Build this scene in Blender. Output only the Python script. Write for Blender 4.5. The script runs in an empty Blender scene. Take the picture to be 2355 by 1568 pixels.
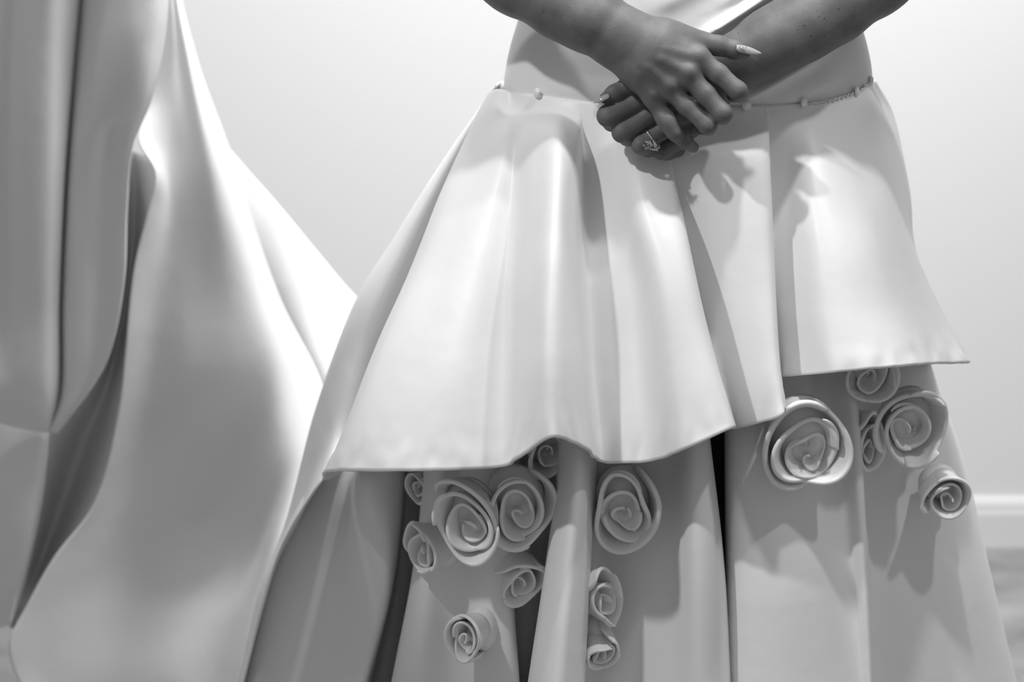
import bpy, bmesh, math, random
import numpy as np
from mathutils import Vector, Matrix, noise

# ------------------------------------------------------------------ camera
SC = bpy.context.scene
COL = SC.collection
CAM_LOC = Vector((0.0, -2.0, 1.15)); PITCH = math.radians(12.7); FPX = 4545.0
cd = bpy.data.cameras.new('camera'); cam = bpy.data.objects.new('camera', cd); COL.objects.link(cam)
cd.sensor_width = 36.0; cd.lens = 36.0 * FPX / 2355.0
cam.location = CAM_LOC; cam.rotation_euler = (math.radians(90) - PITCH, 0, 0)
cd.dof.use_dof = True; cd.dof.focus_distance = 1.83; cd.dof.aperture_fstop = 5.0
cd.clip_start = 0.05
SC.camera = cam

# ------------------------------------------------------------------ world, lights, exposure
w = bpy.data.worlds.new('world'); SC.world = w; w.use_nodes = True
w.node_tree.nodes['Background'].inputs[0].default_value = (1, 1, 1, 1)
w.node_tree.nodes['Background'].inputs[1].default_value = 0.19

def spot(name, loc, target, power, size, cone, blend):
    l = bpy.data.lights.new(name, 'SPOT'); l.energy = power; l.shadow_soft_size = size
    l.spot_size = math.radians(cone); l.spot_blend = blend
    o = bpy.data.objects.new(name, l); COL.objects.link(o); o.location = loc
    o.rotation_euler = (Vector(target) - Vector(loc)).to_track_quat('-Z', 'Y').to_euler()
    return o
spot('ceiling_spot_key', (-1.25, -1.2, 2.70), (0.36, -0.15, 0.86), 76, 0.045, 28.5, 0.45)
spot('ceiling_spot_front', (0.22, -0.58, 2.75), (0.22, 0.0, 1.0), 52, 0.05, 32, 0.7)
spot('ceiling_spot_right', (1.05, -0.75, 2.75), (0.25, -0.1, 0.92), 32, 0.05, 32, 0.7)
spot('ceiling_spot_back', (-0.95, 0.55, 2.75), (-0.1, 0.25, 0.65), 15, 0.06, 34, 0.5)
def area(name, loc, target, power, size):
    l = bpy.data.lights.new(name, 'AREA'); l.energy = power; l.size = size
    o = bpy.data.objects.new(name, l); COL.objects.link(o); o.location = loc
    o.rotation_euler = (Vector(target) - Vector(loc)).to_track_quat('-Z', 'Y').to_euler()
    return o
area('wall_fill_area', (0.3, 0.25, 2.75), (0.3, 1.42, 0.7), 45, 0.6)  # unseen area light added to brighten the back wall

vs = SC.view_settings
vs.view_transform = 'Standard'; vs.look = 'None'; vs.gamma = 1.0; vs.use_curve_mapping = False
vs.exposure = 0.55

# ------------------------------------------------------------------ helpers
R3 = Matrix.Rotation(math.radians(90) - PITCH, 3, 'X')
def P(px, py, Y):
    """world point on the vertical plane y = Y seen at pixel (px, py)"""
    d = R3 @ Vector(((px - 1177.5) / FPX, (784.0 - py) / FPX, -1.0))
    t = (Y - CAM_LOC.y) / d.y
    return CAM_LOC + d * t

def tag(o, label=None, cat=None, group=None, kind=None):
    if label: o['label'] = label
    if cat: o['category'] = cat
    if group: o['group'] = group
    if kind: o['kind'] = kind
    return o
def empty(name, loc):
    o = bpy.data.objects.new(name, None); COL.objects.link(o); o.location = loc; o.empty_display_size = 0.1
    return o
def mesh_obj(name, verts, faces, mat, parent=None, smooth=True):
    m = bpy.data.meshes.new(name)
    m.from_pydata([tuple(v) for v in verts], [], [tuple(f) for f in faces]); m.update()
    if smooth: m.polygons.foreach_set('use_smooth', [True] * len(m.polygons))
    if mat: m.materials.append(mat)
    o = bpy.data.objects.new(name, m); COL.objects.link(o)
    if parent:
        o.parent = parent
        o.matrix_parent_inverse = parent_world(parent).inverted()
    return o
def parent_world(o):
    mw = o.matrix_basis.copy()
    if o.parent: mw = parent_world(o.parent) @ o.matrix_parent_inverse @ mw
    return mw
def bm_obj(name, bm, mat, parent=None, smooth=True):
    m = bpy.data.meshes.new(name); bm.to_mesh(m); bm.free()
    if smooth: m.polygons.foreach_set('use_smooth', [True] * len(m.polygons))
    m.materials.append(mat)
    o = bpy.data.objects.new(name, m); COL.objects.link(o)
    if parent:
        o.parent = parent; o.matrix_parent_inverse = parent_world(parent).inverted()
    return o

# ------------------------------------------------------------------ materials
def material(name, val, rough=0.5, spec=0.5, noise=None, bump=None, sheen=0.0, sss=0.0, metallic=0.0, trans=0.0):
    m = bpy.data.materials.new(name); m.use_nodes = True
    nt = m.node_tree; b = nt.nodes['Principled BSDF']
    b.inputs['Base Color'].default_value = (val, val, val, 1)
    b.inputs['Roughness'].default_value = rough
    b.inputs['Specular IOR Level'].default_value = spec
    b.inputs['Metallic'].default_value = metallic
    b.inputs['Transmission Weight'].default_value = trans
    if sheen: b.inputs['Sheen Weight'].default_value = sheen
    if sss:
        b.inputs['Subsurface Weight'].default_value = sss
        b.inputs['Subsurface Radius'].default_value = (0.004, 0.004, 0.004)
        b.inputs['Subsurface Scale'].default_value = 1.0
    tc = nt.nodes.new('ShaderNodeTexCoord')
    if noise:                                     # (scale, low, high)
        n = nt.nodes.new('ShaderNodeTexNoise'); n.inputs['Scale'].default_value = noise[0]; n.inputs['Detail'].default_value = 5
        r = nt.nodes.new('ShaderNodeMapRange'); r.inputs[3].default_value = noise[1]; r.inputs[4].default_value = noise[2]
        r.inputs[1].default_value = 0.3; r.inputs[2].default_value = 0.7
        nt.links.new(tc.outputs['Object'], n.inputs['Vector']); nt.links.new(n.outputs['Fac'], r.inputs[0])
        nt.links.new(r.outputs[0], b.inputs['Base Color'])
    prev = None
    for (sc, st, dist) in (bump or []):
        n = nt.nodes.new('ShaderNodeTexNoise'); n.inputs['Scale'].default_value = sc; n.inputs['Detail'].default_value = 3
        bp = nt.nodes.new('ShaderNodeBump'); bp.inputs['Strength'].default_value = st; bp.inputs['Distance'].default_value = dist
        nt.links.new(tc.outputs['Object'], n.inputs['Vector']); nt.links.new(n.outputs['Fac'], bp.inputs['Height'])
        if prev: nt.links.new(prev.outputs[0], bp.inputs['Normal'])
        prev = bp
    if prev: nt.links.new(prev.outputs[0], b.inputs['Normal'])
    return m
M_SATIN = material('white_satin', 0.80, 0.42, 0.35, bump=[(14, 0.25, 0.006), (1400, 0.10, 0.0003)], sheen=0.05)
M_ROSE = material('rose_satin', 0.84, 0.30, 0.5, bump=[(45, 0.25, 0.002)])
M_SKIN = material('skin', 0.14, 0.55, 0.32, noise=(70, 0.12, 0.16), bump=[(420, 0.25, 0.0006), (1500, 0.2, 0.0003)], sss=0.15)
M_MOLE = material('mole', 0.05, 0.5)
M_NAIL = material('nail_polish', 0.36, 0.12, 0.6)
M_GEM = material('gem', 0.95, 0.0, 0.8, trans=1.0); M_GEM.node_tree.nodes['Principled BSDF'].inputs['IOR'].default_value = 2.2
M_METAL = material('silver', 0.85, 0.12, 0.5, metallic=1.0)
M_WALL = material('wall_paint', 0.87, 0.7, 0.2, bump=[(90, 0.08, 0.001)])
M_TRIM = material('trim_paint', 0.86, 0.4, 0.4)
M_FLOOR = material('carpet', 0.45, 0.9, 0.1, noise=(9, 0.24, 0.40), bump=[(300, 0.6, 0.004)])
M_SLIT_SHADE = material('slit_shade_black', 0.05, 0.7, 0.2)  # near-black that paints the deep shade of the skirt slit

# ------------------------------------------------------------------ the room
def box(name, lo, hi, mat, parent=None, bev=0.0):
    bm = bmesh.new(); bmesh.ops.create_cube(bm, size=1)
    for v in bm.verts:
        for k in range(3): v.co[k] = lo[k] if v.co[k] < 0 else hi[k]
    if bev: bmesh.ops.bevel(bm, geom=bm.edges[:], offset=bev, segments=3, affect='EDGES')
    return bm_obj(name, bm, mat, parent, smooth=False)
WY = 1.42
tag(box('floor', (-3.2, -3.0, -0.06), (3.2, WY + 0.1, 0.0), M_FLOOR), 'pale mottled carpet floor running to the back wall', kind='structure')
tag(box('wall_back', (-3.2, WY, 0.0), (3.2, WY + 0.1, 2.9), M_WALL), 'plain pale painted wall behind the gown', kind='structure')
# moulded baseboard profile, swept along x
prof = [(0, 0), (-0.016, 0), (-0.016, 0.062), (-0.013, 0.072), (-0.013, 0.078), (-0.008, 0.088), (-0.004, 0.092), (0, 0.092)]
bv = []; bf = []
for xx in (-3.2, 3.2):
    for (dy, z) in prof: bv.append((xx, WY + dy, z))
n = len(prof)
for i in range(n): bf.append((i, (i + 1) % n, n + (i + 1) % n, n + i))
bf += [tuple(range(n))[::-1], tuple(range(n, 2 * n))]
tag(mesh_obj('baseboard_back', bv, bf, M_TRIM, smooth=False), 'white moulded baseboard along the back wall', kind='structure')

# ------------------------------------------------------------------ cloth sheets from fold lines
def resample(pts, n, ts=None):
    """cubic Hermite through pts (k,...) with centripetal knots -> n samples"""
    pts = np.asarray(pts, float); k = len(pts)
    if ts is None:
        d = np.sqrt(np.maximum(np.linalg.norm((pts[1:] - pts[:-1]).reshape(k - 1, -1), axis=1), 1e-6)); ts = np.concatenate([[0], np.cumsum(d)])
    sl = (pts[1:] - pts[:-1]) / (ts[1:] - ts[:-1]).reshape((-1,) + (1,) * (pts.ndim - 1))
    m = np.zeros_like(pts); m[0] = sl[0]; m[-1] = sl[-1]
    for i in range(1, k - 1):
        h0 = ts[i] - ts[i - 1]; h1 = ts[i + 1] - ts[i]
        m[i] = (sl[i - 1] * h1 + sl[i] * h0) / (h0 + h1)
    s = n if isinstance(n, np.ndarray) else np.linspace(ts[0], ts[-1], n)
    idx = np.clip(np.searchsorted(ts, s, side='right') - 1, 0, k - 2)
    h = ts[idx + 1] - ts[idx]; u = (s - ts[idx]) / h
    sh = (-1,) + (1,) * (pts.ndim - 1)
    u_ = u.reshape(sh); h_ = h.reshape(sh)
    return ((2*u_**3 - 3*u_**2 + 1) * pts[idx] + (u_**3 - 2*u_**2 + u_) * h_ * m[idx]
            + (-2*u_**3 + 3*u_**2) * pts[idx + 1] + (u_**3 - u_**2) * h_ * m[idx + 1])
def arc_resample(pts, n):
    d = resample(pts, 400)
    L = np.concatenate([[0], np.cumsum(np.linalg.norm(d[1:] - d[:-1], axis=1))])
    s = np.linspace(0, L[-1], n)
    return np.stack([np.interp(s, L, d[:, k]) for k in range(3)], axis=1)
def col_px(col): return [tuple(P(*c)) for c in col]
def to_floor(col, z=0.004, flare=1.0):
    """continue a fold line straight down to the floor"""
    a = np.array(col[-2]); b = np.array(col[-1]); d = (b - a) / max(1e-6, (a[2] - b[2]))
    e = b + d * (b[2] - z) * flare; e[2] = z
    return col + [tuple((b + e) / 2), tuple(e)]
def cloth(name, cols, mat, parent, per=9, nv=90, thick=0.0022, wrinkle=0.0, seed=0, smooth_it=2, closed_loop=False):
    C = np.stack([arc_resample(c, nv) for c in cols])                # (ncol, nv, 3)
    k = len(C)
    d = np.sqrt(np.mean(np.linalg.norm(C[1:] - C[:-1], axis=2), axis=1)); ts = np.concatenate([[0], np.cumsum(d)])
    samples = np.concatenate([np.linspace(ts[i], ts[i + 1], per, endpoint=False) for i in range(k - 1)] + [[ts[-1]]])
    G = resample(C, samples, ts)
    for _ in range(smooth_it):                                        # gentle relaxation of the grid
        G[1:-1] = 0.5 * G[1:-1] + 0.25 * (G[:-2] + G[2:])
    nu = len(G)
    if wrinkle:                                                       # small puckers, strongest along the stitched hem
        nrm = np.cross(np.gradient(G, axis=0), np.gradient(G, axis=1)); nrm /= np.maximum(np.linalg.norm(nrm, axis=2, keepdims=True), 1e-9)
        for i in range(nu):
            for j in range(nv):
                v = j / (nv - 1); x, y, z = G[i, j]
                hem = math.exp(-((1 - v) / .07) ** 2)
                q = noise.noise(Vector((x * 95 + seed, y * 95, z * 6))) * hem * .9 + noise.noise(Vector((x * 16 + seed, y * 16, z * 5))) * .9 * min(1, v * 3)
                G[i, j] += nrm[i, j] * wrinkle * q
    verts = G.reshape(-1, 3)
    f = []
    for i in range(nu - 1):
        b0 = i * nv; b1 = (i + 1) * nv
        for j in range(nv - 1): f.append((b0 + j, b0 + j + 1, b1 + j + 1, b1 + j))
    o = mesh_obj(name, verts, f, mat, parent)
    if thick:
        so = o.modifiers.new('thickness', 'SOLIDIFY'); so.thickness = thick; so.offset = 0.0; so.use_rim = True
    return o
# ------------------------------------------------------------------ the gown
gown = empty('bridal_gown', P(1580, 2430, 0.0)); gown.location.z = 0.0; gown.location.y = 0.0
tag(gown, 'white satin bridal gown with flared peplum, covered buttons and fabric roses', 'dress')

# --- bodice: rows of (py, left px, right px, depth radius)
def ring_row(py, xl, xr, b, fy=0.0, n=400):
    z = P(1580, py, 0.0).z
    dist = (0.0 - CAM_LOC.y) 
    a = P(xl, py, 0.0); c = P(xr, py, 0.0)
    cx = (a.x + c.x) / 2; rx = (c.x - a.x) / 2
    out = []
    for i in range(n):
        t = 2 * math.pi * i / n
        ct, st = math.cos(t), math.sin(t)
        e = 0.9
        out.append((cx + rx * math.copysign(abs(ct) ** e, ct), fy + b * math.copysign(abs(st) ** e, st), z))
    return out
rows = [(262, 1165, 1998, .112), (232, 1160, 2002, .115), (200, 1158, 2003, .118), (150, 1164, 2000, .117), (100, 1175, 1990, .116), (50, 1190, 1976, .113), (0, 1206, 1962, .11),
        (-100, 1235, 1935, .104), (-230, 1255, 1915, .10), (-380, 1245, 1925, .102), (-520, 1215, 1950, .11), (-650, 1185, 1975, .125), (-760, 1190, 1970, .125)]
A = np.array([ring_row(*r) for r in rows])
A = resample(A, 260, np.array([-r[0] for r in rows], float))
def seam_py(px):
    xs = [1100, 1150, 1160, 1235, 1385, 1550, 1720, 1850, 1970, 2005, 2060]; ys = [178, 190, 200, 216, 237, 245, 243, 237, 210, 190, 175]
    return float(np.interp(px, xs, ys))
# drape folds of the wrapped satin: ridges along lines given in bodice coordinates (x, z)
def ridge(px0, py0, px1, py1, width, height, sharp=1.0):
    a = P(px0, py0, -.11); b = P(px1, py1, -.11)
    return (a.x, a.z, b.x, b.z, width, height, sharp)
ridges = [ridge(1600, 95, 1830, -50, .006, .014), ridge(1830, -50, 2000, -150, .012, .014),
          ridge(1690, 240, 1895, 132, .009, .011), ridge(1730, 262, 1960, 175, .014, .005), ridge(1890, 135, 1960, 60, .012, .004),
          ridge(1640, 20, 1900, -120, .012, .006), ridge(1480, 30, 1760, -110, .02, .005), ridge(1660, 215, 1800, 150, .008, -.003)]
Xb, Yb, Zb = A[..., 0], A[..., 1].copy(), A[..., 2]
for (ax, az, bx, bz, wd, ht, sh) in ridges:
    dx, dz = bx - ax, bz - az; L2 = dx*dx + dz*dz
    t = np.clip(((Xb - ax) * dx + (Zb - az) * dz) / L2, 0, 1)
    fade = np.minimum(1, 4 * t + .15) * np.minimum(1, 4 * (1 - t) + .15)
    s_ = ((Xb - ax) * -dz + (Zb - az) * dx)                              # + above the line
    dist = np.hypot(ax + t * dx - Xb, az + t * dz - Zb)
    wl = np.where(s_ < 0, wd * .55, wd * .9)
    A[..., 1] -= np.where(Yb > .02, 0, ht * fade * np.exp(-(dist / wl) ** 2))
nr, nc = A.shape[:2]
f = [(i*nc + j, i*nc + (j+1) % nc, (i+1)*nc + (j+1) % nc, (i+1)*nc + j) for i in range(nr-1) for j in range(nc)]
bod = mesh_obj('bodice', A.reshape(-1, 3), f, M_SATIN, gown)
so = bod.modifiers.new('thickness', 'SOLIDIFY'); so.thickness = 0.002; so.offset = -1

# --- peplum fold lines, waist seam to hem: (px, py, depth)
pep = [
 [(1128, 214, .03), (1100, 330, .06), (1015, 590, .09), (935, 800, .095), (865, 980, .07), (800, 1070, .0), (742, 1103, -.06)],
 [(1130, 212, -.015), (1106, 255, -.03), (1040, 400, -.075), (960, 595, -.125), (870, 812, -.165), (781, 1083, -.205)],
 [(1150, 206, -.04), (1122, 300, -.075), (1060, 500, -.135), (985, 760, -.19), (900, 1084, -.24)],
 [(1185, 212, -.062), (1160, 320, -.105), (1122, 550, -.165), (1075, 800, -.212), (1040, 1081, -.255)],
 [(1222, 217, -.074), (1195, 340, -.118), (1170, 600, -.170), (1158, 850, -.208), (1152, 1074, -.245)],
 [(1255, 221, -.082), (1235, 330, -.142), (1215, 600, -.205), (1203, 850, -.243), (1203, 1048, -.270)],
 [(1290, 226, -.09), (1285, 310, -.158), (1275, 550, -.230), (1265, 800, -.272), (1270, 1006, -.295)],
 [(1325, 230, -.097), (1326, 340, -.150), (1320, 550, -.205), (1327, 800, -.243), (1335, 1027, -.268)],
 [(1345, 233, -.101), (1345, 420, -.128), (1350, 600, -.162), (1362, 850, -.195), (1387, 1064, -.222)],
 [(1375, 236, -.106), (1388, 420, -.138), (1402, 620, -.172), (1415, 850, -.205), (1442, 1065, -.238)],
 [(1410, 239, -.111), (1428, 460, -.158), (1455, 650, -.182), (1472, 850, -.210), (1497, 1061, -.245)],
 [(1450, 242, -.116), (1480, 460, -.182), (1522, 650, -.228), (1550, 850, -.258), (1583, 1030, -.285)],
 [(1505, 244, -.119), (1549, 440, -.170), (1584, 600, -.215), (1628, 800, -.250), (1681, 986, -.276)],
 [(1530, 245, -.120), (1545, 380, -.145), (1552, 450, -.150), (1590, 620, -.160), (1640, 800, -.180), (1692, 987, -.192)],
 [(1620, 246, -.121), (1640, 360, -.152), (1650, 450, -.166), (1680, 650, -.190), (1718, 850, -.214), (1745, 973, -.228)],
 [(1752, 243, -.120), (1760, 350, -.150), (1764, 450, -.170), (1775, 650, -.200), (1790, 850, -.228), (1804, 949, -.242)],
 [(1764, 243, -.112), (1760, 400, -.120), (1768, 560, -.133), (1778, 720, -.148), (1788, 872, -.162)],
 [(1800, 241, -.108), (1806, 400, -.124), (1809, 560, -.148), (1815, 720, -.170), (1824, 865, -.186)],
 [(1860, 236, -.100), (1872, 400, -.142), (1887, 560, -.186), (1903, 720, -.212), (1925, 856, -.232)],
 [(1920, 223, -.086), (1952, 400, -.125), (1985, 560, -.172), (2015, 720, -.200), (2055, 844, -.220)],
 [(1965, 210, -.062), (2015, 350, -.072), (2055, 520, -.108), (2100, 690, -.138), (2150, 837, -.156)],
 [(1992, 197, -.030), (2046, 330, -.020), (2092, 540, -.045), (2150, 690, -.075), (2231, 834, -.095)],
 [(2003, 190, -.005), (2062, 320, .020), (2092, 450, .045), (2096, 560, .050), (2140, 835, .040)],
 [(2006, 186, .030), (2040, 250, .070), (2052, 330, .100), (2060, 560, .130), (2090, 830, .14)],
 [(1900, 178, .085), (1920, 330, .16), (1930, 600, .22), (1960, 830, .25)],
 [(1720, 172, .112), (1720, 330, .20), (1720, 600, .27), (1720, 860, .32)],
 [(1560, 172, .115), (1560, 330, .18), (1560, 600, .24), (1560, 900, .28)],
 [(1400, 175, .110), (1390, 330, .20), (1370, 600, .28), (1350, 950, .33)],
 [(1260, 182, .085), (1220, 330, .16), (1180, 600, .24), (1120, 1000, .30)],
]
from mathutils.bvhtree import BVHTree
bod_bvh = BVHTree.FromPolygons([tuple(v) for v in A.reshape(-1, 3)], f)
def on_bodice(px, py):
    h = bod_bvh.ray_cast(CAM_LOC, (P(px, py, -.1) - CAM_LOC).normalized())
    return h[0].y if h[0] else None
for c in pep[1:22]:                                   # the waist edge is sewn to the bodice
    x, y, d = c[0]; h = on_bodice(x, y)
    if h is None or h > 0: continue
    x1, y1, d1 = c[1]; t = min(.4, 38 / (y1 - y))
    c[0] = (x, y, h - .0015); c.insert(1, (x + (x1 - x) * t, y + (y1 - y) * t, h - .006 - .2 * t * max(0, h - d1)))
peplum = cloth('peplum', [col_px(c) for c in pep], M_SATIN, gown, per=12, nv=110, thick=0.0026, wrinkle=.0028)
tag(peplum, 'flared white satin peplum falling in deep flutes')

# --- long side panel of the overskirt, waist to floor
side = [
 [(1180, 188, .06), (1040, 450, .17), (900, 800, .26), (800, 1100, .31), (720, 1400, .34), (690, 1568, .36)],
 [(1152, 189, .022), (1112, 238, .04), (1000, 400, .085), (902, 556, .115), (820, 690, .13), (727, 940, .14), (657, 1206, .135), (604, 1340, .125), (552, 1568, .11)],
 [(1142, 196, .006), (1112, 244, .015), (1020, 400, .04), (930, 570, .06), (850, 730, .065), (768, 960, .06), (690, 1180, .075), (630, 1310, .095), (556, 1568, .10)],
 [(1134, 204, .012), (1114, 252, .030), (1050, 392, .060), (968, 600, .080), (880, 820, .075), (800, 1020, .045), (738, 1106, -.03), (645, 1265, .025), (600, 1410, .045), (560, 1568, .055)],
]
sp = cloth('overskirt_panel', [to_floor(col_px(c)) for c in side], M_SATIN, gown, per=14, nv=150, thick=0.0024)
tag(sp, 'long side panel of the overskirt sweeping down behind the peplum')

# --- skirt under the peplum, two halves that leave a slit
def sk(rows_):
    (x0, y0, d0), (x1, y1, d1) = rows_[:2]
    top = (x0 - (x1 - x0) * .4 if x0 > 1000 else x0 + 20, 765, d0 + .015)
    return to_floor(col_px([top] + rows_))
left = [
 [(1640, 850, .20), (1640, 1060, .28), (1640, 1300, .34), (1640, 1568, .40)],
 [(1250, 850, .20), (1230, 1060, .30), (1210, 1300, .36), (1190, 1568, .42)],
 [(1000, 850, .19), (880, 1060, .22), (780, 1300, .27), (720, 1568, .30)],
 [(905, 850, .17), (818, 1000, .11), (725, 1100, .085), (625, 1300, .085), (558, 1568, .095)],
 [(910, 850, .12), (842, 1000, .07), (775, 1100, .05), (690, 1300, .055), (625, 1568, .055)],
 [(915, 850, .08), (859, 1000, .04), (810, 1100, .025), (755, 1300, .028), (700, 1568, .02)],
 [(920, 850, .05), (878, 1000, .01), (850, 1100, -.025), (855, 1260, -.02), (815, 1568, -.03)],
 [(925, 850, .03), (898, 1000, -.01), (890, 1100, -.025), (890, 1340, -.035), (838, 1568, -.045)],
 [(930, 850, .03), (924, 1000, .005), (922, 1100, -.005), (902, 1340, -.01), (846, 1568, -.02)],
 [(930, 850, .06), (935, 1100, .06), (912, 1340, .06), (868, 1568, .06)],
 [(960, 850, .05), (965, 1100, .05), (955, 1250, .05), (905, 1568, .05)],
 [(975, 850, -.03), (978, 1100, -.05), (950, 1340, -.06), (908, 1568, -.07)],
 [(1010, 850, -.06), (1010, 1100, -.085), (985, 1330, -.1), (960, 1568, -.11)],
 [(1060, 850, -.055), (1060, 1100, -.075), (1050, 1330, -.09), (1040, 1568, -.1)],
 [(1120, 850, -.065), (1125, 1100, -.09), (1125, 1330, -.11), (1125, 1568, -.125)],
 [(1180, 850, -.06), (1188, 1100, -.085), (1175, 1350, -.11), (1186, 1568, -.125)],
 [(1200, 850, -.01), (1210, 1100, -.03), (1188, 1350, -.04), (1192, 1568, -.05)],
 [(1275, 850, -.02), (1275, 1100, -.03), (1240, 1350, -.04), (1218, 1568, -.05)],
 [(1290, 850, -.1), (1286, 1050, -.12), (1255, 1330, -.15), (1222, 1568, -.17)],
 [(1330, 850, -.125), (1330, 1050, -.155), (1305, 1330, -.19), (1285, 1568, -.21)],
 [(1365, 850, -.1), (1367, 1060, -.125), (1354, 1300, -.155), (1340, 1568, -.175)],
 [(1385, 850, -.06), (1382, 1060, -.075), (1364, 1300, -.1), (1350, 1568, -.12)],
 [(1450, 850, -.065), (1455, 1060, -.085), (1450, 1300, -.11), (1440, 1568, -.13)],
 [(1530, 850, -.075), (1540, 1060, -.1), (1545, 1300, -.13), (1540, 1568, -.15)],
 [(1585, 850, -.1), (1592, 1050, -.13), (1602, 1300, -.165), (1610, 1568, -.185)],
 [(1610, 850, -.1), (1628, 1010, -.12), (1658, 1290, -.15), (1674, 1568, -.165)],
 [(1600, 850, -.04), (1605, 1010, -.03), (1630, 1300, -.01), (1640, 1568, 0)],
]
right = [
 [(1700, 850, .02), (1700, 1010, .02), (1705, 1300, .03), (1710, 1568, .03)],
 [(1666, 850, -.09), (1669, 1000, -.12), (1671, 1300, -.15), (1672, 1568, -.165)],
 [(1690, 850, -.115), (1700, 1000, -.15), (1710, 1300, -.185), (1715, 1568, -.205)],
 [(1760, 850, -.12), (1775, 1000, -.155), (1790, 1300, -.195), (1800, 1568, -.215)],
 [(1840, 850, -.11), (1860, 1000, -.145), (1880, 1300, -.185), (1900, 1568, -.205)],
 [(1895, 860, -.09), (1930, 1050, -.125), (1955, 1300, -.16), (1985, 1568, -.185)],
 [(1957, 860, -.105), (1972, 1050, -.14), (1988, 1300, -.17), (2002, 1568, -.19)],
 [(1964, 860, -.05), (1985, 1050, -.07), (2000, 1300, -.1), (2010, 1568, -.12)],
 [(2020, 860, -.035), (2060, 1050, -.06), (2085, 1300, -.09), (2105, 1568, -.11)],
 [(2090, 855, -.02), (2150, 1050, -.045), (2195, 1300, -.07), (2225, 1568, -.09)],
 [(2137, 850, .03), (2214, 1070, .02), (2268, 1300, .0), (2330, 1568, -.01)],
 [(2110, 850, .12), (2170, 1070, .15), (2210, 1300, .18), (2260, 1568, .2)],
 [(1900, 850, .19), (1920, 1060, .25), (1930, 1300, .3), (1940, 1568, .34)],
 [(1630, 850, .20), (1630, 1060, .28), (1630, 1300, .34), (1630, 1568, .40)],
]
def forward(cols, amount, x_from):
    return [[(x, y, d - (amount if c[1][0] > x_from and c[1][2] < .04 else amount * .4 if c[1][2] < .04 else 0)) for (x, y, d) in c] for c in cols]
left = forward(left, .06, 940); right = forward(right, .022, 0)
sl = cloth('skirt', [sk(c) for c in left], M_SATIN, gown, per=9, nv=90, thick=0.002)
tag(sl, 'pleated lower skirt of the gown beneath the peplum')
sr = cloth('skirt', [sk(c) for c in right], M_SATIN, gown, per=9, nv=90, thick=0.002)
tag(sr, 'smooth right half of the lower skirt beside the slit')
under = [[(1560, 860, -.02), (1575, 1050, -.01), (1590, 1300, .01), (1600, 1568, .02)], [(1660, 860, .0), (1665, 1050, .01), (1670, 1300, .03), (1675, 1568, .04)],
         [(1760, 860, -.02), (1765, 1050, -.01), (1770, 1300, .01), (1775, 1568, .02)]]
sq = cloth('slit_shade_sheet', [sk(c) for c in under], M_SLIT_SHADE, gown, per=8, nv=40, thick=0.002)  # dark sheet behind the gap, its colour stands in for shade
tag(sq, 'black sheet standing in for the shade inside the narrow skirt slit')

# --- the long train at the left
train = empty('bridal_train', P(250, 1568, 0.42)); train.location.z = 0.0
tag(train, 'long plain white satin train hanging in soft folds left of the gown', 'train')
def up(col, dy=350, narrow=0.75, cx=200):
    """carry a fold line on above the frame, gathering towards the hand that holds it"""
    x, y, d = col[0]
    return [(cx + (x - cx) * narrow, y - dy, d * 0.9 + .05)] + col
folds = [
 [(-160, -80, .52), (-160, 300, .50), (-160, 700, .49), (-160, 900, .48), (-160, 950, .51)],
 [(-60, -80, .46), (-60, 300, .45), (-60, 700, .44), (-60, 900, .44), (-50, 955, .49)],
 [(10, -80, .47), (5, 300, .46), (0, 700, .45), (5, 910, .43), (5, 972, .48)],
 [(70, -80, .44), (60, 300, .42), (58, 700, .42), (55, 920, .42), (52, 984, .48)],
 [(125, -80, .42), (118, 300, .41), (108, 700, .41), (105, 930, .42), (92, 990, .475)],
 [(176, -80, .44), (160, 150, .44), (143, 400, .43), (131, 700, .43), (128, 900, .44), (108, 992, .475)],
 [(190, -80, .47), (172, 150, .47), (153, 400, .463), (139, 700, .46), (138, 900, .465), (114, 993, .478)],
 [(205, -80, .45), (192, 150, .44), (170, 400, .43), (156, 700, .43), (150, 900, .44), (117, 993, .475)],
 [(250, -80, .42), (240, 120, .40), (222, 260, .405), (200, 450, .42), (190, 700, .42), (175, 880, .43), (120, 994, .473)],
 [(310, -80, .39), (305, 100, .37), (282, 250, .38), (255, 310, .41), (240, 500, .42), (230, 700, .42), (205, 860, .43), (124, 995, .472)],
 [(360, -80, .38), (352, 80, .37), (325, 240, .372), (290, 330, .395), (275, 480, .405), (268, 660, .405), (232, 830, .42), (128, 995, .47)],
 [(386, -80, .395), (379, 80, .385), (348, 225, .38), (305, 338, .395), (292, 480, .40), (285, 650, .40), (245, 830, .415), (132, 996, .468)],
]
cloth('front_fold', [col_px(up(c)) for c in folds], M_SATIN, train, per=9, nv=110, thick=0.003)
low = [
 [(-160, 930, .52), (-160, 1200, .52), (-160, 1445, .54)],
 [(-30, 955, .50), (-30, 1200, .48), (-30, 1440, .52)],
 [(45, 978, .49), (35, 1200, .46), (10, 1440, .50)],
 [(95, 985, .48), (75, 1180, .46), (30, 1425, .49)],
 [(113, 985, .485), (95, 1150, .48), (40, 1405, .50)],
]
cloth('under_fold', [col_px(c) for c in low], M_SATIN, train, per=9, nv=60, thick=0.003)
inner = [
 [(275, 330, .47), (270, 600, .47), (225, 830, .49), (105, 985, .50), (72, 1200, .50), (22, 1440, .46)],
 [(310, 350, .58), (300, 600, .60), (255, 850, .64), (180, 1050, .66), (110, 1250, .62), (28, 1445, .50)],
 [(375, 370, .50), (345, 600, .50), (300, 850, .52), (260, 1080, .50), (165, 1270, .48), (50, 1440, .44)],
]
cloth('inner_fold', [col_px(c) for c in inner], M_SATIN, train, per=9, nv=70, thick=0.003)
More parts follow.
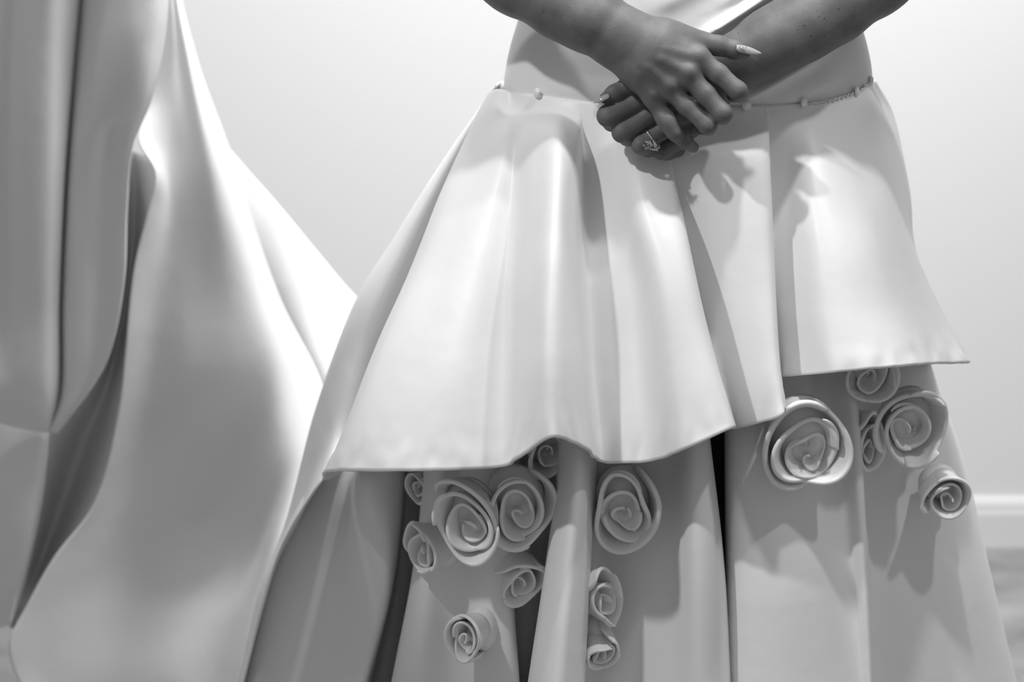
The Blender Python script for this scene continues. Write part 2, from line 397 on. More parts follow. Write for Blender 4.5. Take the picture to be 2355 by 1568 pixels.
main = [
 [(383, -80, .52), (380, 60, .51), (352, 220, .49), (318, 318, .445), (358, 398, .412), (345, 470, .41), (312, 600, .41), (299, 690, .41), (289, 800, .41), (272, 950, .41), (215, 1160, .41), (125, 1280, .40), (60, 1395, .39), (20, 1480, .38), (40, 1560, .38), (110, 1660, .38)],
 [(388, -80, .50), (395, 100, .48), (390, 300, .45), (388, 500, .43), (365, 700, .42), (345, 900, .415), (300, 1100, .425), (215, 1280, .415), (130, 1420, .40), (120, 1560, .39), (170, 1680, .38)],
 [(394, -80, .50), (415, 120, .47), (435, 350, .43), (440, 600, .405), (430, 850, .375), (410, 960, .385), (385, 1080, .425), (340, 1260, .44), (280, 1430, .41), (260, 1560, .385), (270, 1700, .37)],
 [(399, -80, .50), (436, 140, .455), (490, 400, .40), (530, 650, .365), (545, 850, .345), (535, 960, .36), (505, 1100, .41), (470, 1260, .42), (420, 1430, .36), (395, 1560, .33), (380, 1700, .32)],
 [(402, -80, .52), (448, 140, .48), (522, 380, .42), (590, 640, .37), (640, 850, .335), (630, 1060, .315), (585, 1260, .33), (525, 1430, .30), (490, 1568, .28), (470, 1700, .26)],
 [(404, -80, .56), (454, 140, .53), (536, 370, .49), (620, 660, .43), (705, 880, .37), (700, 1060, .30), (640, 1240, .24), (590, 1420, .205), (555, 1568, .19), (530, 1700, .18)],
 [(402, -80, .60), (450, 140, .58), (536, 380, .56), (640, 680, .50), (745, 900, .42), (760, 1080, .34), (700, 1260, .27), (650, 1440, .23), (620, 1580, .21), (600, 1700, .20)],
]
cloth('main_panel', [col_px(up(c, 350, .75, 380)) for c in main], M_SATIN, train, per=12, nv=130, thick=0.003)
back = [
 [(470, 270, .66), (540, 600, .60), (620, 850, .52), (690, 1120, .45)],
 [(536, 352, .66), (600, 620, .58), (670, 850, .50), (730, 1120, .42)],
 [(640, 470, .62), (680, 680, .53), (730, 880, .45), (780, 1120, .38)],
 [(740, 590, .56), (760, 760, .48), (790, 920, .41), (830, 1120, .35)],
 [(820, 682, .50), (830, 820, .44), (850, 950, .38), (880, 1120, .33)],
 [(900, 750, .45), (910, 860, .40), (930, 980, .36), (950, 1120, .33)],
]
cloth('back_panel', [col_px(c) for c in back], M_SATIN, train, per=10, nv=60, thick=0.003)
# ------------------------------------------------------------------ the person (arms crossed at the wrists, hands folded)
class Field:
    def __init__(self, lo, hi, h):
        self.lo = np.array(lo, float); self.h = h
        self.n = np.ceil((np.array(hi) - self.lo) / h).astype(int) + 1
    def blank(self): return np.full(self.n, 0.05, np.float32)
    def cone(self, D, a, b, ra, rb, k):
        """smooth-union a tapered capsule into D (only near it)"""
        a = np.array(a, float); b = np.array(b, float); m = max(ra, rb) + 0.03
        lo = np.clip(np.floor((np.minimum(a, b) - m - self.lo) / self.h).astype(int), 0, self.n)
        hi = np.clip(np.ceil((np.maximum(a, b) + m - self.lo) / self.h).astype(int) + 1, 0, self.n)
        if np.any(hi - lo <= 0): return D
        sl = tuple(slice(l, u) for l, u in zip(lo, hi))
        g = [((np.arange(l, u) * self.h) + o).astype(np.float32) for l, u, o in zip(lo, hi, self.lo)]
        X, Y, Z = np.meshgrid(*g, indexing='ij')
        d = b - a; L = max(1e-12, float(d @ d))
        t = np.clip(((X - a[0]) * d[0] + (Y - a[1]) * d[1] + (Z - a[2]) * d[2]) / L, 0, 1).astype(np.float32)
        dist = np.sqrt((X - a[0] - t*d[0])**2 + (Y - a[1] - t*d[1])**2 + (Z - a[2] - t*d[2])**2) - (ra + (rb - ra) * t)
        D[sl] = smin(D[sl], dist.astype(np.float32), k)
        return D
    def surface(self, V):
        """surface nets"""
        S = V < 0
        nx, ny, nz = V.shape
        cnt = np.zeros((nx-1, ny-1, nz-1), np.int8)
        for dx in (0, 1):
            for dy in (0, 1):
                for dz in (0, 1): cnt += S[dx:nx-1+dx, dy:ny-1+dy, dz:nz-1+dz]
        act = (cnt > 0) & (cnt < 8)
        ids = np.full(act.shape, -1, np.int64); I = np.argwhere(act); ids[act] = np.arange(len(I))
        acc = np.zeros((len(I), 3)); num = np.zeros(len(I))
        corners = [(x, y, z) for x in (0, 1) for y in (0, 1) for z in (0, 1)]
        vals = {c: V[I[:, 0]+c[0], I[:, 1]+c[1], I[:, 2]+c[2]] for c in corners}
        for c in corners:
            for ax in range(3):
                if c[ax]: continue
                e = list(c); e[ax] = 1; e = tuple(e)
                v0, v1 = vals[c], vals[e]; x = (v0 < 0) != (v1 < 0)
                t = np.where(x, v0 / np.where(x, v0 - v1, 1), 0)
                p = np.tile(np.array(c, float), (len(I), 1)); p[:, ax] += t
                acc += p * x[:, None]; num += x
        verts = (I + acc / num[:, None]) * self.h + self.lo
        faces = []
        for ax in range(3):
            o1, o2 = [(1, 2), (2, 0), (0, 1)][ax]
            a = [slice(1, -1)] * 3; a[ax] = slice(0, -1); b = [slice(1, -1)] * 3; b[ax] = slice(1, None)
            s0 = S[tuple(a)]; s1 = S[tuple(b)]
            E = np.argwhere(s0 != s1)
            if not len(E): continue
            flip = s0[tuple(E.T)]
            base = E.copy()
            for k in range(3):
                if k != ax: base[:, k] += 1
            def g(d1, d2):
                q = base.copy(); q[:, o1] -= d1; q[:, o2] -= d2
                return ids[tuple(q.T)]
            F = np.stack([g(0, 0), g(1, 0), g(1, 1), g(0, 1)], 1)
            F[~flip] = F[~flip][:, ::-1]
            faces.append(F)
        return verts, np.concatenate(faces)
def smin(a, b, k):
    if k <= 0: return np.minimum(a, b)
    h = np.maximum(k - np.abs(a - b), 0) / k
    return np.minimum(a, b) - h * h * k * 0.25

HZ = .010                                             # both hands sit this much closer to the cloth
def J(px, py, Y): return P(px, py, Y + HZ)
fld = Field((-0.07, -0.262, 0.895), (0.42, 0.02, 1.105), 0.00135)
def chain(D, pts, k):
    for (a, b) in zip(pts[:-1], pts[1:]):
        D = fld.cone(D, J(*a[:3]), J(*b[:3]), a[3] / 1000, b[3] / 1000, k)
    return D
def arm_field(arm, palm, fingers, bumps, tendons=(), kp=0.010, kf=0.006):
    D = fld.blank(); D = chain(D, arm, 0.02)
    for seg in palm: D = chain(D, seg, kp)
    F = fld.blank()
    for fpts in fingers:
        G = fld.blank(); G = chain(G, fpts, 0.004); F = smin(F, G, 0.0012)
    D = smin(D, F, kf)
    for seg in tendons: D = chain(D, seg, 0.0045)
    for (px, py, Y, r, k) in bumps:
        p = J(px, py, Y); D = fld.cone(D, p, p, r / 1000, r / 1000, k / 1000)
    return D
# front hand: its arm enters from the upper left
armA = [(900, -250, -.01, 44), (1090, -130, -.085, 40), (1200, -62, -.125, 37), (1296, 6, -.155, 31), (1362, 46, -.172, 27), (1425, 82, -.182, 24.5)]
palmA = [
 [(1432, 78, -.184, 21), (1520, 104, -.199, 15), (1604, 134, -.207, 11.5)],
 [(1428, 86, -.184, 21), (1510, 126, -.201, 15), (1580, 170, -.212, 11.5)],
 [(1420, 96, -.183, 21), (1488, 148, -.200, 14), (1540, 198, -.209, 11)],
 [(1412, 104, -.182, 19), (1462, 166, -.196, 13), (1503, 222, -.203, 10)],
 [(1446, 68, -.182, 17), (1530, 80, -.190, 13), (1580, 92, -.192, 11)],
]
# tendons over the back of the hand
tendA = [
 [(1450, 92, -.201, 3.4), (1530, 114, -.2142, 2.8), (1604, 131, -.2158, 2.8)],
 [(1448, 100, -.201, 3.4), (1520, 135, -.2164, 2.8), (1582, 167, -.2205, 2.8)],
 [(1440, 108, -.200, 3.4), (1492, 155, -.2146, 2.8), (1540, 196, -.2172, 2.8)],
 [(1430, 116, -.197, 3.4), (1470, 171, -.2098, 2.6), (1502, 214, -.2110, 2.8)],
]
fingA = [
 [(1606, 135, -.207, 9.6), (1652, 170, -.2125, 8.8), (1696, 209, -.218, 8.5), (1700, 214, -.198, 7.6), (1688, 218, -.182, 7.0)],
 [(1582, 172, -.211, 9.8), (1622, 217, -.2172, 9.0), (1661, 261, -.223, 8.8), (1663, 265, -.203, 7.8), (1650, 268, -.187, 7.2)],
 [(1539, 203, -.208, 9.2), (1580, 246, -.2145, 8.1), (1627, 289, -.221, 7.9), (1630, 292, -.201, 7.0), (1615, 294, -.185, 6.6)],
 [(1503, 226, -.202, 8.6), (1526, 268, -.2072, 7.6), (1552, 305, -.212, 7.0), (1575, 325, -.206, 6.6), (1595, 339, -.197, 5.2)],
 [(1560, 86, -.190, 12), (1610, 98, -.190, 10.2), (1652, 105, -.193, 8.8), (1690, 115, -.194, 8.0), (1714, 121, -.194, 5.4)],
]
bumpA = [(1606, 129, -.2132, 5.0, 7), (1584, 166, -.2190, 4.8, 7), (1541, 195, -.2155, 4.6, 7), (1503, 214, -.2100, 4.6, 7), (1351, 52, -.190, 9, 18),
         (1538, 282, -.2125, 7.0, 8)]
DA = arm_field(armA, palmA, fingA, bumpA, tendA)
# hand underneath: its arm enters from the upper right
armB = [(2230, -215, -.01, 46), (2110, -138, -.06, 43), (2002, -58, -.10, 37), (1915, 12, -.125, 33), (1842, 62, -.140, 29.5), (1770, 100, -.150, 27.5), (1706, 136, -.155, 25)]
palmB = [
 [(1700, 128, -.157, 19), (1620, 160, -.162, 14), (1540, 196, -.168, 11)],
 [(1702, 138, -.155, 20), (1625, 182, -.163, 14), (1552, 226, -.170, 11)],
 [(1704, 146, -.155, 20), (1632, 206, -.161, 13), (1570, 258, -.168, 10.5)],
 [(1706, 152, -.154, 18), (1640, 226, -.158, 12), (1590, 290, -.164, 9.5)],
 [(1680, 128, -.160, 15), (1580, 158, -.170, 12), (1500, 172, -.173, 10.5)],
]
fingB = [
 [(1540, 198, -.170, 10.4), (1465, 234, -.180, 9.6), (1398, 266, -.184, 9.8), (1408, 280, -.170, 8.6), (1440, 284, -.160, 7.6)],
 [(1552, 230, -.171, 10.4), (1492, 266, -.181, 9.0), (1431, 304, -.185, 9.2), (1444, 314, -.172, 8.4), (1480, 316, -.163, 7.6)],
 [(1572, 260, -.170, 9.8), (1522, 300, -.181, 8.4), (1500, 315, -.183, 8.0), (1474, 333, -.186, 8.5), (1490, 341, -.174, 7.8), (1520, 338, -.166, 7.2)],
 [(1590, 292, -.166, 9.0), (1560, 324, -.174, 7.8), (1520, 347, -.177, 7.4), (1535, 350, -.168, 7.0), (1560, 345, -.163, 6.6)],
 [(1500, 176, -.174, 9.6), (1448, 196, -.181, 8.4), (1412, 214, -.184, 7.4), (1390, 226, -.184, 5.0)],
]
bumpB = []
DB = arm_field(armB, palmB, fingB, bumpB)
V = np.minimum(DA, DB)
hv, hf = fld.surface(V)
del DA, DB, V
# light relaxation of the surface
def relax(v, fc, it, lam=0.5):
    e = np.concatenate([fc[:, [0, 1]], fc[:, [1, 2]], fc[:, [2, 3]], fc[:, [3, 0]]])
    nb = np.zeros(len(v)); np.add.at(nb, e[:, 0], 1); np.add.at(nb, e[:, 1], 1)
    for _ in range(it):
        s = np.zeros_like(v)
        for k in range(3):
            s[:, k] = np.bincount(e[:, 0], v[e[:, 1], k], len(v)) + np.bincount(e[:, 1], v[e[:, 0], k], len(v))
        v = v * (1 - lam) + lam * s / np.maximum(nb, 1)[:, None]
    return v
hv = relax(hv, hf, 2, 0.4)
# the rest of the figure, coarser: torso, legs, upper arms, neck and head (inside the gown or above the frame)
cx = P(1580, 200, 0).x
fld2 = Field((cx - .42, -.2, 0.0), (cx + .42, .2, 1.86), 0.0085)
D2 = fld2.blank()
eA = np.array(J(900, -250, -.01)); eB = np.array(J(2230, -215, -.01))
def c2(a, b, ra, rb, k=0.05):
    global D2; D2 = fld2.cone(D2, a, b, ra, rb, k)
for s in (-1, 1):
    c2((cx + s*.09, .0, .90), (cx + s*.075, -.005, .48), .075, .052); c2((cx + s*.075, -.005, .48), (cx + s*.07, .015, .09), .05, .035)
    c2((cx + s*.07, .015, .06), (cx + s*.075, -.1, .03), .035, .026)
    c2((cx + s*.06, .0, .90), (cx + s*.05, .0, 1.06), .085, .078); c2((cx + s*.05, .0, 1.06), (cx + s*.065, .005, 1.28), .08, .085)
    c2((cx + s*.07, -.055, 1.24), (cx + s*.07, -.055, 1.24), .055, .055, .03)
    c2((cx + s*.06, .01, 1.3), (cx + s*.16, .015, 1.375), .075, .048)
    e = eA if s < 0 else eB
    c2((cx + s*.165, .015, 1.365), e, .046, .043, .03)
    q = np.array(J(1200, -62, -.125)) if s < 0 else np.array(J(2002, -68, -.10))
    c2(e, q, .041, .029, .01)
c2((cx, .015, 1.38), (cx, .0, 1.5), .052, .047); c2((cx, -.005, 1.555), (cx, .01, 1.63), .066, .083, .03); c2((cx, -.03, 1.52), (cx, -.03, 1.54), .045, .05, .03)
c2((cx, -.095, 1.575), (cx, -.085, 1.61), .010, .007, .012)                              # nose
for s in (-1, 1): c2((cx + s*.083, .01, 1.575), (cx + s*.085, .012, 1.61), .011, .014, .008)   # ears
tv, tf = fld2.surface(D2)
tv = relax(tv, tf, 3)
allv = np.concatenate([hv, tv]); allf = np.concatenate([hf, tf + len(hv)])
person = empty('person', (cx, 0, 0))
tag(person, 'person in the white gown with hands folded at the waist', 'person')
pm = bpy.data.meshes.new('body'); pm.vertices.add(len(allv)); pm.vertices.foreach_set('co', allv.astype(np.float32).ravel())
pm.loops.add(allf.size); pm.loops.foreach_set('vertex_index', allf.astype(np.int32).ravel())
pm.polygons.add(len(allf)); pm.polygons.foreach_set('loop_start', np.arange(0, allf.size, 4, dtype=np.int32))
pm.polygons.foreach_set('use_smooth', [True] * len(allf)); pm.update(calc_edges=True); pm.validate()
pm.materials.append(M_SKIN)
body = bpy.data.objects.new('body', pm); COL.objects.link(body); body.parent = person; body.matrix_parent_inverse = person.matrix_basis.inverted()
tag(body, 'bare forearms and crossed hands')

# --- fingernails: long almond nails with a curved section
def nail(base, tip, normal, width, name='fingernail', lift=0.0):
    b = Vector(base); t = Vector(tip); ax = (t - b); L = ax.length; ax.normalize()
    nrm = Vector(normal); nrm = (nrm - ax * nrm.dot(ax)).normalized(); sd = ax.cross(nrm)
    vs_, fs_ = [], []; NU, NV = 16, 9
    for i in range(NU + 1):
        u = i / NU
        w_ = width * 0.5 * (min(1, .55 + 2.2 * u) if u < .2 else (1 if u < .45 else max(0.04, math.cos((u - .45) / .55 * math.pi / 2) ** .85)))
        if u < .2: w_ = width * .5 * math.sqrt(max(0.02, 1 - ((.2 - u) / .2) ** 2 * .8))
        for j in range(NV):
            s = (j / (NV - 1)) * 2 - 1
            p = b + ax * (L * u) + sd * (w_ * s) - nrm * (w_ * .55 * s * s) + nrm * (0.0012 * math.sin(u * math.pi))
            vs_.append(p)
    for i in range(NU):
        for j in range(NV - 1):
            k = i * NV + j; fs_.append((k, k + 1, k + NV + 1, k + NV))
    o = mesh_obj(name, vs_, fs_, M_NAIL, person)
    so = o.modifiers.new('thickness', 'SOLIDIFY'); so.thickness = 0.0011; so.offset = 0
    return o
tn = nail(J(1694, 107, -.2035), J(1751, 123, -.199), (0.10, -.70, .70), .0088)
tag(tn, 'long pointed thumbnail with tiny stones')
nail(J(1400, 217, -.1905), J(1366, 237, -.190), (-.35, -.45, .8), .0075)
nail(J(1588, 332, -.2035), J(1601, 344, -.1985), (.45, -.8, .35), .006)
for (x, y) in ((1702, 108), (1708, 109.5), (1715, 110), (1710, 114.5), (1704, 112)):
    bm = bmesh.new(); bmesh.ops.create_icosphere(bm, subdivisions=1, radius=.0009)
    bmesh.ops.translate(bm, vec=J(x, y, -.2055), verts=bm.verts)
    bm_obj('nail_stone', bm, M_GEM, tn, smooth=False)
# --- moles on the arm: dropped onto the skin along the camera-independent surface normal
from mathutils.bvhtree import BVHTree
bvh = BVHTree.FromPolygons([tuple(v) for v in hv], [tuple(int(i) for i in q) for q in hf])
for (x, y, r) in ((1929, 20, 2.0), (1896, 42, 2.0), (1883, 38, 1.3), (1880, 25, 1.2), (1847, 23, 1.1), (1850, 58, 2.2), (1833, 68, 1.3), (1865, 82, 2.1),
                  (1896, 81, 2.1), (1825, 80, 1.1), (1698, 76, 2.0), (1787, 36, 1.4), (1775, 165, 1.3), (1250, 27, 2.0), (1288, 42, 1.3), (1376, 11, 1.2), (1310, 67, 1.1)):
    p0 = CAM_LOC; d = (P(x, y, -.15) - p0).normalized()
    hit = bvh.ray_cast(p0, d)
    if hit[0] is None: continue
    bm = bmesh.new(); bmesh.ops.create_icosphere(bm, subdivisions=2, radius=r * .0004)
    q = hit[1].to_track_quat('Z', 'Y').to_matrix().to_4x4()
    bmesh.ops.transform(bm, matrix=Matrix.Translation(hit[0]) @ q @ Matrix.Diagonal((1, 1, .25, 1)), verts=bm.verts)
    bm_obj('mole', bm, M_MOLE, person)

# --- engagement ring on the lower hand
ring = empty('engagement_ring', J(1497, 318, -.183))
tag(ring, 'silver engagement ring with clustered clear stones on the lower hand', 'ring')
axis = (Vector(J(1472, 334, -.186)) - Vector(J(1522, 300, -.181))).normalized()
cen = Vector(J(1494, 319, -.1835))
a0 = axis.orthogonal().normalized(); b0 = axis.cross(a0)
vs_, fs_ = [], []; N, K = 48, 10; Rr, rr = .0104, .0010
for i in range(N):
    t = 2 * math.pi * i / N; rad = a0 * math.cos(t) + b0 * math.sin(t)
    for j in range(K):
        q = 2 * math.pi * j / K; vs_.append(cen + rad * (Rr + rr * math.cos(q)) + axis * (rr * 1.2 * math.sin(q)))
for i in range(N):
    for j in range(K): fs_.append((i*K + j, i*K + (j+1) % K, ((i+1) % N)*K + (j+1) % K, ((i+1) % N)*K + j))
mesh_obj('band', vs_, fs_, M_METAL, ring)
def stone(c, out, size, nm='stone', squash=(1, 1)):
    bm = bmesh.new()
    n = 10; rings_ = [(0.55, .34), (1.0, .06), (1.0, -.02), (0.0, -.6)]
    vv = []
    for (r, z) in rings_[:3]:
        vv.append([bm.verts.new((size*r*math.cos(2*math.pi*(i + .5*(r < 1))/n)*squash[0], size*r*math.sin(2*math.pi*(i+.5*(r < 1))/n)*squash[1], size*z)) for i in range(n)])
    bm.faces.new(vv[0])
    tip = bm.verts.new((0, 0, -.6*size))
    for i in range(n):
        j = (i + 1) % n
        bm.faces.new((vv[0][i], vv[1][i], vv[1][j])); bm.faces.new((vv[0][i], vv[1][j], vv[0][j]))
        bm.faces.new((vv[1][i], vv[2][i], vv[2][j], vv[1][j])); bm.faces.new((vv[2][i], tip, vv[2][j]))
    bmesh.ops.recalc_face_normals(bm, faces=bm.faces)
    q = Vector(out).to_track_quat('Z', 'Y').to_matrix().to_4x4()
    bmesh.ops.transform(bm, matrix=Matrix.Translation(c) @ q, verts=bm.verts)
    return bm_obj(nm, bm, M_GEM, ring, smooth=False)
def prong(c, out):
    bm = bmesh.new(); bmesh.ops.create_icosphere(bm, subdivisions=1, radius=.0007)
    bmesh.ops.translate(bm, vec=c, verts=bm.verts); bm_obj('prong', bm, M_METAL, ring)
c1 = J(1490, 333, -.2005); out = (-.15, -.9, -.25)
stone(c1, out, .0042)
stone(J(1506, 339, -.199), (.25, -.9, -.3), .0040, squash=(1.25, .8))
for i in range(6):
    t = i * math.pi / 3
    prong(Vector(c1) + Vector((.0042*math.cos(t), -.0012, .0042*math.sin(t))), out)
for i in range(4):
    t = i * math.pi / 2 + .5
    prong(Vector(J(1506, 339, -.2005)) + Vector((.0047*math.cos(t), 0, .0032*math.sin(t))), out)
# gallery under the stones, down to the band
bm = bmesh.new(); bmesh.ops.create_cone(bm, segments=12, radius1=.0018, radius2=.0034, depth=.006)
q = (Vector(c1) - cen).to_track_quat('Z', 'Y').to_matrix().to_4x4()
bmesh.ops.transform(bm, matrix=Matrix.Translation(cen.lerp(Vector(c1), .72)) @ q, verts=bm.verts); bm_obj('setting', bm, M_METAL, ring)
# ------------------------------------------------------------------ fabric roses sewn on the skirt
def ribbon(path, mat, name, parent):
    """path: list of (base point, top point, outward unit, half thickness) -> closed folded band with a rounded top edge"""
    vs_, fs_ = [], []; K = 12
    for (b, t, o, h, lip) in path:
        up_ = (t - b); L = up_.length; up_ = up_ / L
        def cl(q): return b + up_ * (L * q) + o * (lip * q ** 3)
        def fr(q):
            tg = (up_ * L + o * (3 * lip * q * q)).normalized(); return tg, (o - tg * o.dot(tg)).normalized()
        prof_ = []; side_ = (0.0, .3, .55, .75, .9)
        for q in side_: prof_.append(cl(q) + fr(q)[1] * h * (.6 + .4 * q))
        tg, nn = fr(1.0); e_ = cl(1.0) - tg * h
        for a in (0, 36, 72, 108, 144, 180):
            ar = math.radians(a); prof_.append(e_ + tg * (h * math.sin(ar)) + nn * (h * math.cos(ar)))
        for q in side_[::-1]: prof_.append(cl(q) - fr(q)[1] * h * (.6 + .4 * q))
        K = len(prof_); vs_ += prof_
    n_ = len(path)
    for i in range(n_ - 1):
        for j in range(K): fs_.append((i*K + j, i*K + (j+1) % K, (i+1)*K + (j+1) % K, (i+1)*K + j))
    fs_.append(tuple(range(K))[::-1]); fs_.append(tuple(range((n_-1)*K, n_*K)))
    return mesh_obj(name, vs_, fs_, mat, parent)

def rose(px, py, Y, R_px, face, squash=1.0, rot=0.0, turns=3.2, seed=0, depth=.04, start=0.0, lob=.06, label=None, spin=1, off=(.08, -.12), lipk=.13):
    rnd = random.Random(seed)
    Y -= .058 if px < 1600 else .022                      # clear of the skirt they are sewn to
    c = P(px, py, Y); scale = (c.y - CAM_LOC.y) / FPX; R = R_px * scale
    f_ = Vector(face).normalized(); rgt = f_.cross(Vector((0, 0, 1))).normalized() * -1; upv = rgt.cross(f_) * -1
    if upv.z < 0: upv = -upv
    ca, sa = math.cos(rot), math.sin(rot)
    def loc(x, y, z):
        x *= squash
        return c + rgt * (x*ca - y*sa) + upv * (x*sa + y*ca) + f_ * z
    nseg = [turns * k for k in (0, .30, .52, .72, .87, 1.0)]
    ph = [rnd.uniform(0, 6.28) for _ in range(8)]
    parts = []
    for k in range(5):
        t0, t1 = nseg[k] - (.10 if k else 0), nseg[k + 1] + .08
        N = int(36 * (t1 - t0)) + 14
        path = []
        for i in range(N + 1):
            tt = t0 + (t1 - t0) * i / N; g = max(0, min(1, tt / turns)); a = spin * 2 * math.pi * tt + start
            rr_ = R * (0.10 + (.90 - lipk * .9) * g ** 0.95)
            wob = 1 + lob * math.cos(2*a + ph[0] + g*2) + lob * math.cos(3*a + ph[1] - g*4)
            rt = rr_ * wob
            e = min(i, N - i) / N
            lift = .0015 * (k % 2) * math.sin(math.pi * i / N) + (.0015 * (i - N*.8) / (N*.2) if i > N * .8 else 0)
            rb = max(.001, rt * (.74 + .16 * g) - R * .04)
            ztop = -R * .42 * (1 - g) ** 1.3 + R * .13 * math.cos(a + ph[3]) * g + R * .09 * math.cos(2*a + ph[4] + k*1.7) - R * .10 * g ** 5
            if g < .2: ztop += R * .26 * (1 - g / .2)
            zb = -depth * (.75 + .25 * g)
            h = (.0014 + .0011 * g) * (R / .045) ** .6
            if e < .05: h *= .35 + e * 13
            if k == 4 and i > N * .75:                                   # the loose end is tucked under
                q = (i - N * .75) / (N * .25); ztop -= depth * .55 * q * q; rt *= 1 - .15 * q
            ex, ey = off[0] * R * (1 - g), off[1] * R * (1 - g)
            tp = loc(ex + (rt + lift) * math.cos(a), ey + (rt + lift) * math.sin(a), ztop); bs = loc(ex + rb * math.cos(a), ey + rb * math.sin(a), zb)
            o_ = (loc(ex + (rt + .01) * math.cos(a), ey + (rt + .01) * math.sin(a), ztop) - tp).normalized()
            path.append((bs, tp, o_, h, R * lipk * (.35 + .65 * g) * (.75 + .5 * math.sin(2 * a + ph[5] + k))))
        parts.append(path)
    root = ribbon(parts[4], M_ROSE, 'fabric_rose', gown)
    for k in (3, 2, 1): ribbon(parts[k], M_ROSE, 'petal', root)
    ribbon(parts[0], M_ROSE, 'rosebud', root)
    # backing that fills the heart of the rose
    vs_, fs_ = [], []; NA = 28; rows_ = [(.06, -.30), (.35, -.55), (.62, -.75), (.80, -.9), (.78, -1.15), (.3, -1.3)]
    for (r, z) in rows_:
        for i in range(NA):
            a = 2*math.pi*i/NA; vs_.append(loc(R*r*math.cos(a)*.95, R*r*math.sin(a)*.95, z * depth))
    for i in range(len(rows_) - 1):
        for j in range(NA): fs_.append((i*NA + j, i*NA + (j+1) % NA, (i+1)*NA + (j+1) % NA, (i+1)*NA + j))
    fs_.append(tuple(range(NA))); fs_.append(tuple(range((len(rows_)-1)*NA, len(rows_)*NA))[::-1])
    mesh_obj('rose_base', vs_, fs_, M_ROSE, root)
    if label: tag(root, label)
    return root
rose(1060, 1208, -.17, 115, (-.28, -1, -.05), .74, .35, 3.3, 3, off=(.12, -.22), label='large rolled satin rose below the peplum hem')
rose(1190, 1180, -.150, 106, (.02, -1, -.14), .86, .25, 2.9, 11, start=1.0, off=(.05, -.2))
rose(955, 1268, -.115, 76, (-.75, -.8, .05), .8, .2, 2.5, 5)
rose(1203, 1352, -.13, 70, (.25, -1, -.4), .80, -.6, 2.5, 7)
rose(1064, 1472, -.155, 73, (-.5, -1, .05), .74, .1, 2.7, 9, off=(-.1, -.15))
rose(1437, 1182, -.155, 116, (.0, -1, -.08), .80, .05, 3.1, 13, lob=.09, off=(.0, -.15), label='rolled satin rose beside the centre flute')
rose(1405, 1382, -.155, 80, (.75, -.75, .0), .60, .02, 2.4, 15)
rose(1388, 1515, -.16, 50, (.2, -1, -.5), .80, -.7, 2.3, 17)
rose(1860, 1030, -.205, 132, (.0, -1, -.06), .86, .1, 3.3, 19, start=2.4, lob=.08, off=(.1, -.28), label='largest satin rose hanging under the right hem')
rose(2008, 1026, -.125, 82, (.3, -1, .0), .46, -.12, 2.4, 21)
rose(2112, 997, -.13, 112, (.1, -1, -.1), .84, -.3, 2.6, 23, off=(-.28, -.12))
rose(2182, 1152, -.12, 60, (.05, -1, -.18), 1.06, .0, 2.6, 25)
rose(2005, 868, -.125, 84, (.1, -1, -.1), .80, -.4, 2.4, 27)
rose(1262, 1040, -.12, 74, (.1, -1, .0), .8, -.3, 2.3, 29)
rose(952, 1118, -.04, 46, (-.5, -1, .0), .6, .0, 2.0, 31)

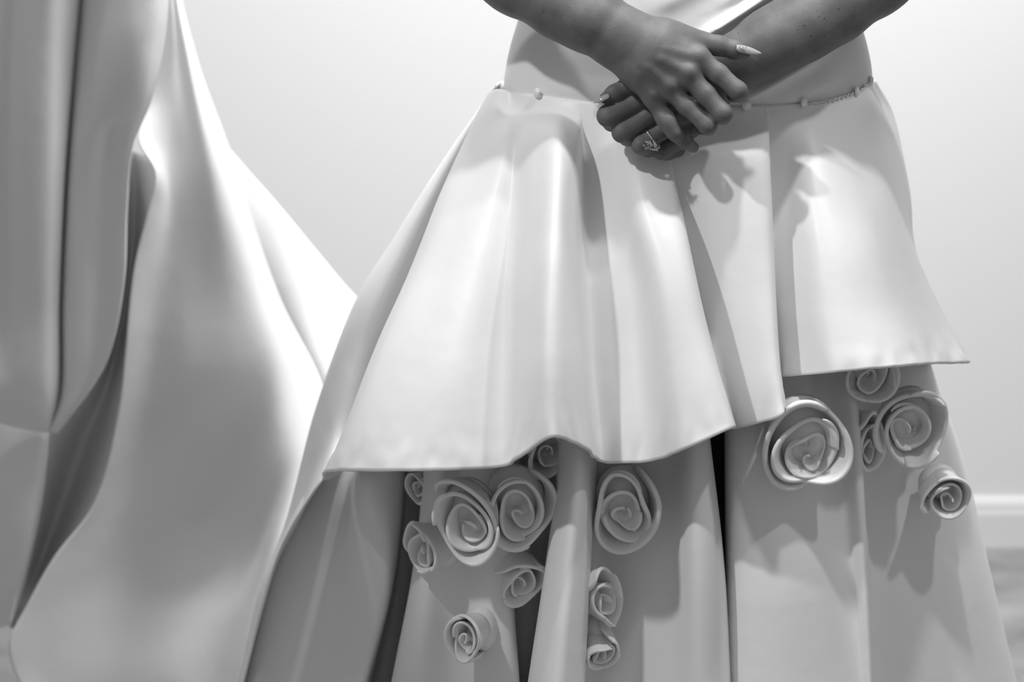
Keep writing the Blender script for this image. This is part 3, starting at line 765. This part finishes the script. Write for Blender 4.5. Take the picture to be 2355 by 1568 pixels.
# ------------------------------------------------------------------ covered buttons and cord loops on the waist seam
def button(px, py, Y, r, out):
    bm = bmesh.new()
    prof_ = [(0, .45), (.35, .42), (.7, .30), (.93, .10), (1.0, -.08), (.93, -.28), (.6, -.38), (0, -.4)]
    n_ = 24; rows_ = []
    for (rad, z) in prof_:
        if rad == 0: rows_.append([bm.verts.new((0, 0, z * r))])
        else: rows_.append([bm.verts.new((rad*r*math.cos(2*math.pi*i/n_), rad*r*math.sin(2*math.pi*i/n_), z*r)) for i in range(n_)])
    for A_, B_ in zip(rows_[:-1], rows_[1:]):
        for i in range(n_):
            j = (i + 1) % n_
            if len(A_) == 1: bm.faces.new((A_[0], B_[i], B_[j]))
            elif len(B_) == 1: bm.faces.new((A_[j], A_[i], B_[0]))
            else: bm.faces.new((A_[i], B_[i], B_[j], A_[j]))
    bmesh.ops.recalc_face_normals(bm, faces=bm.faces)
    q = Vector(out).to_track_quat('Z', 'Y').to_matrix().to_4x4()
    bmesh.ops.transform(bm, matrix=Matrix.Translation(P(px, py, Y)) @ q, verts=bm.verts)
    o = bm_obj('covered_button', bm, M_ROSE, gown)
    return o
def body_Y(px):
    u = max(-1, min(1, (px - 1580) / 424)); return -.118 * math.sqrt(max(0, 1 - abs(u) ** 2.2))
for (x, y) in ((1156, 199), (1234, 214), (1385, 238), (1552, 246), (1718, 243), (1850, 235), (1971, 209), (2004, 185)):
    u = (x - 1580) / 424; hb = on_bodice(x, y)
    yb = hb - .0075 if hb is not None and hb < .02 else body_Y(x) - .004
    button(x, y, yb, .0050, (u * 1.3, -1 + abs(u) * .65, .05))
def cord(pts, rad, name, mat):
    pts = resample(np.array(pts), len(pts) * 5); vs_, fs_ = [], []; K = 6
    for i, p in enumerate(pts):
        t = Vector(pts[min(i+1, len(pts)-1)] - pts[max(i-1, 0)]).normalized(); a = t.orthogonal().normalized(); b = t.cross(a)
        for j in range(K): q = 2*math.pi*j/K; vs_.append(Vector(p) + a*rad*math.cos(q) + b*rad*math.sin(q))
    for i in range(len(pts)-1):
        for j in range(K): fs_.append((i*K+j, i*K+(j+1) % K, (i+1)*K+(j+1) % K, (i+1)*K+j))
    return mesh_obj(name, vs_, fs_, mat, gown)
for (x0, x1) in ((1862, 1962), (1978, 2002)):
    n_ = int((x1 - x0) / 5); pts = []
    for i in range(n_ + 1):
        x = x0 + (x1 - x0) * i / n_
        y = np.interp(x, [1850, 1920, 1971, 2004], [240, 230, 211, 188]) + (3.5 if i % 2 else -2.5)
        pts.append(tuple(P(x, y, (on_bodice(x, y) or body_Y(x)) - .006)))
    cord(pts, .0009, 'button_loop_cord', M_ROSE)
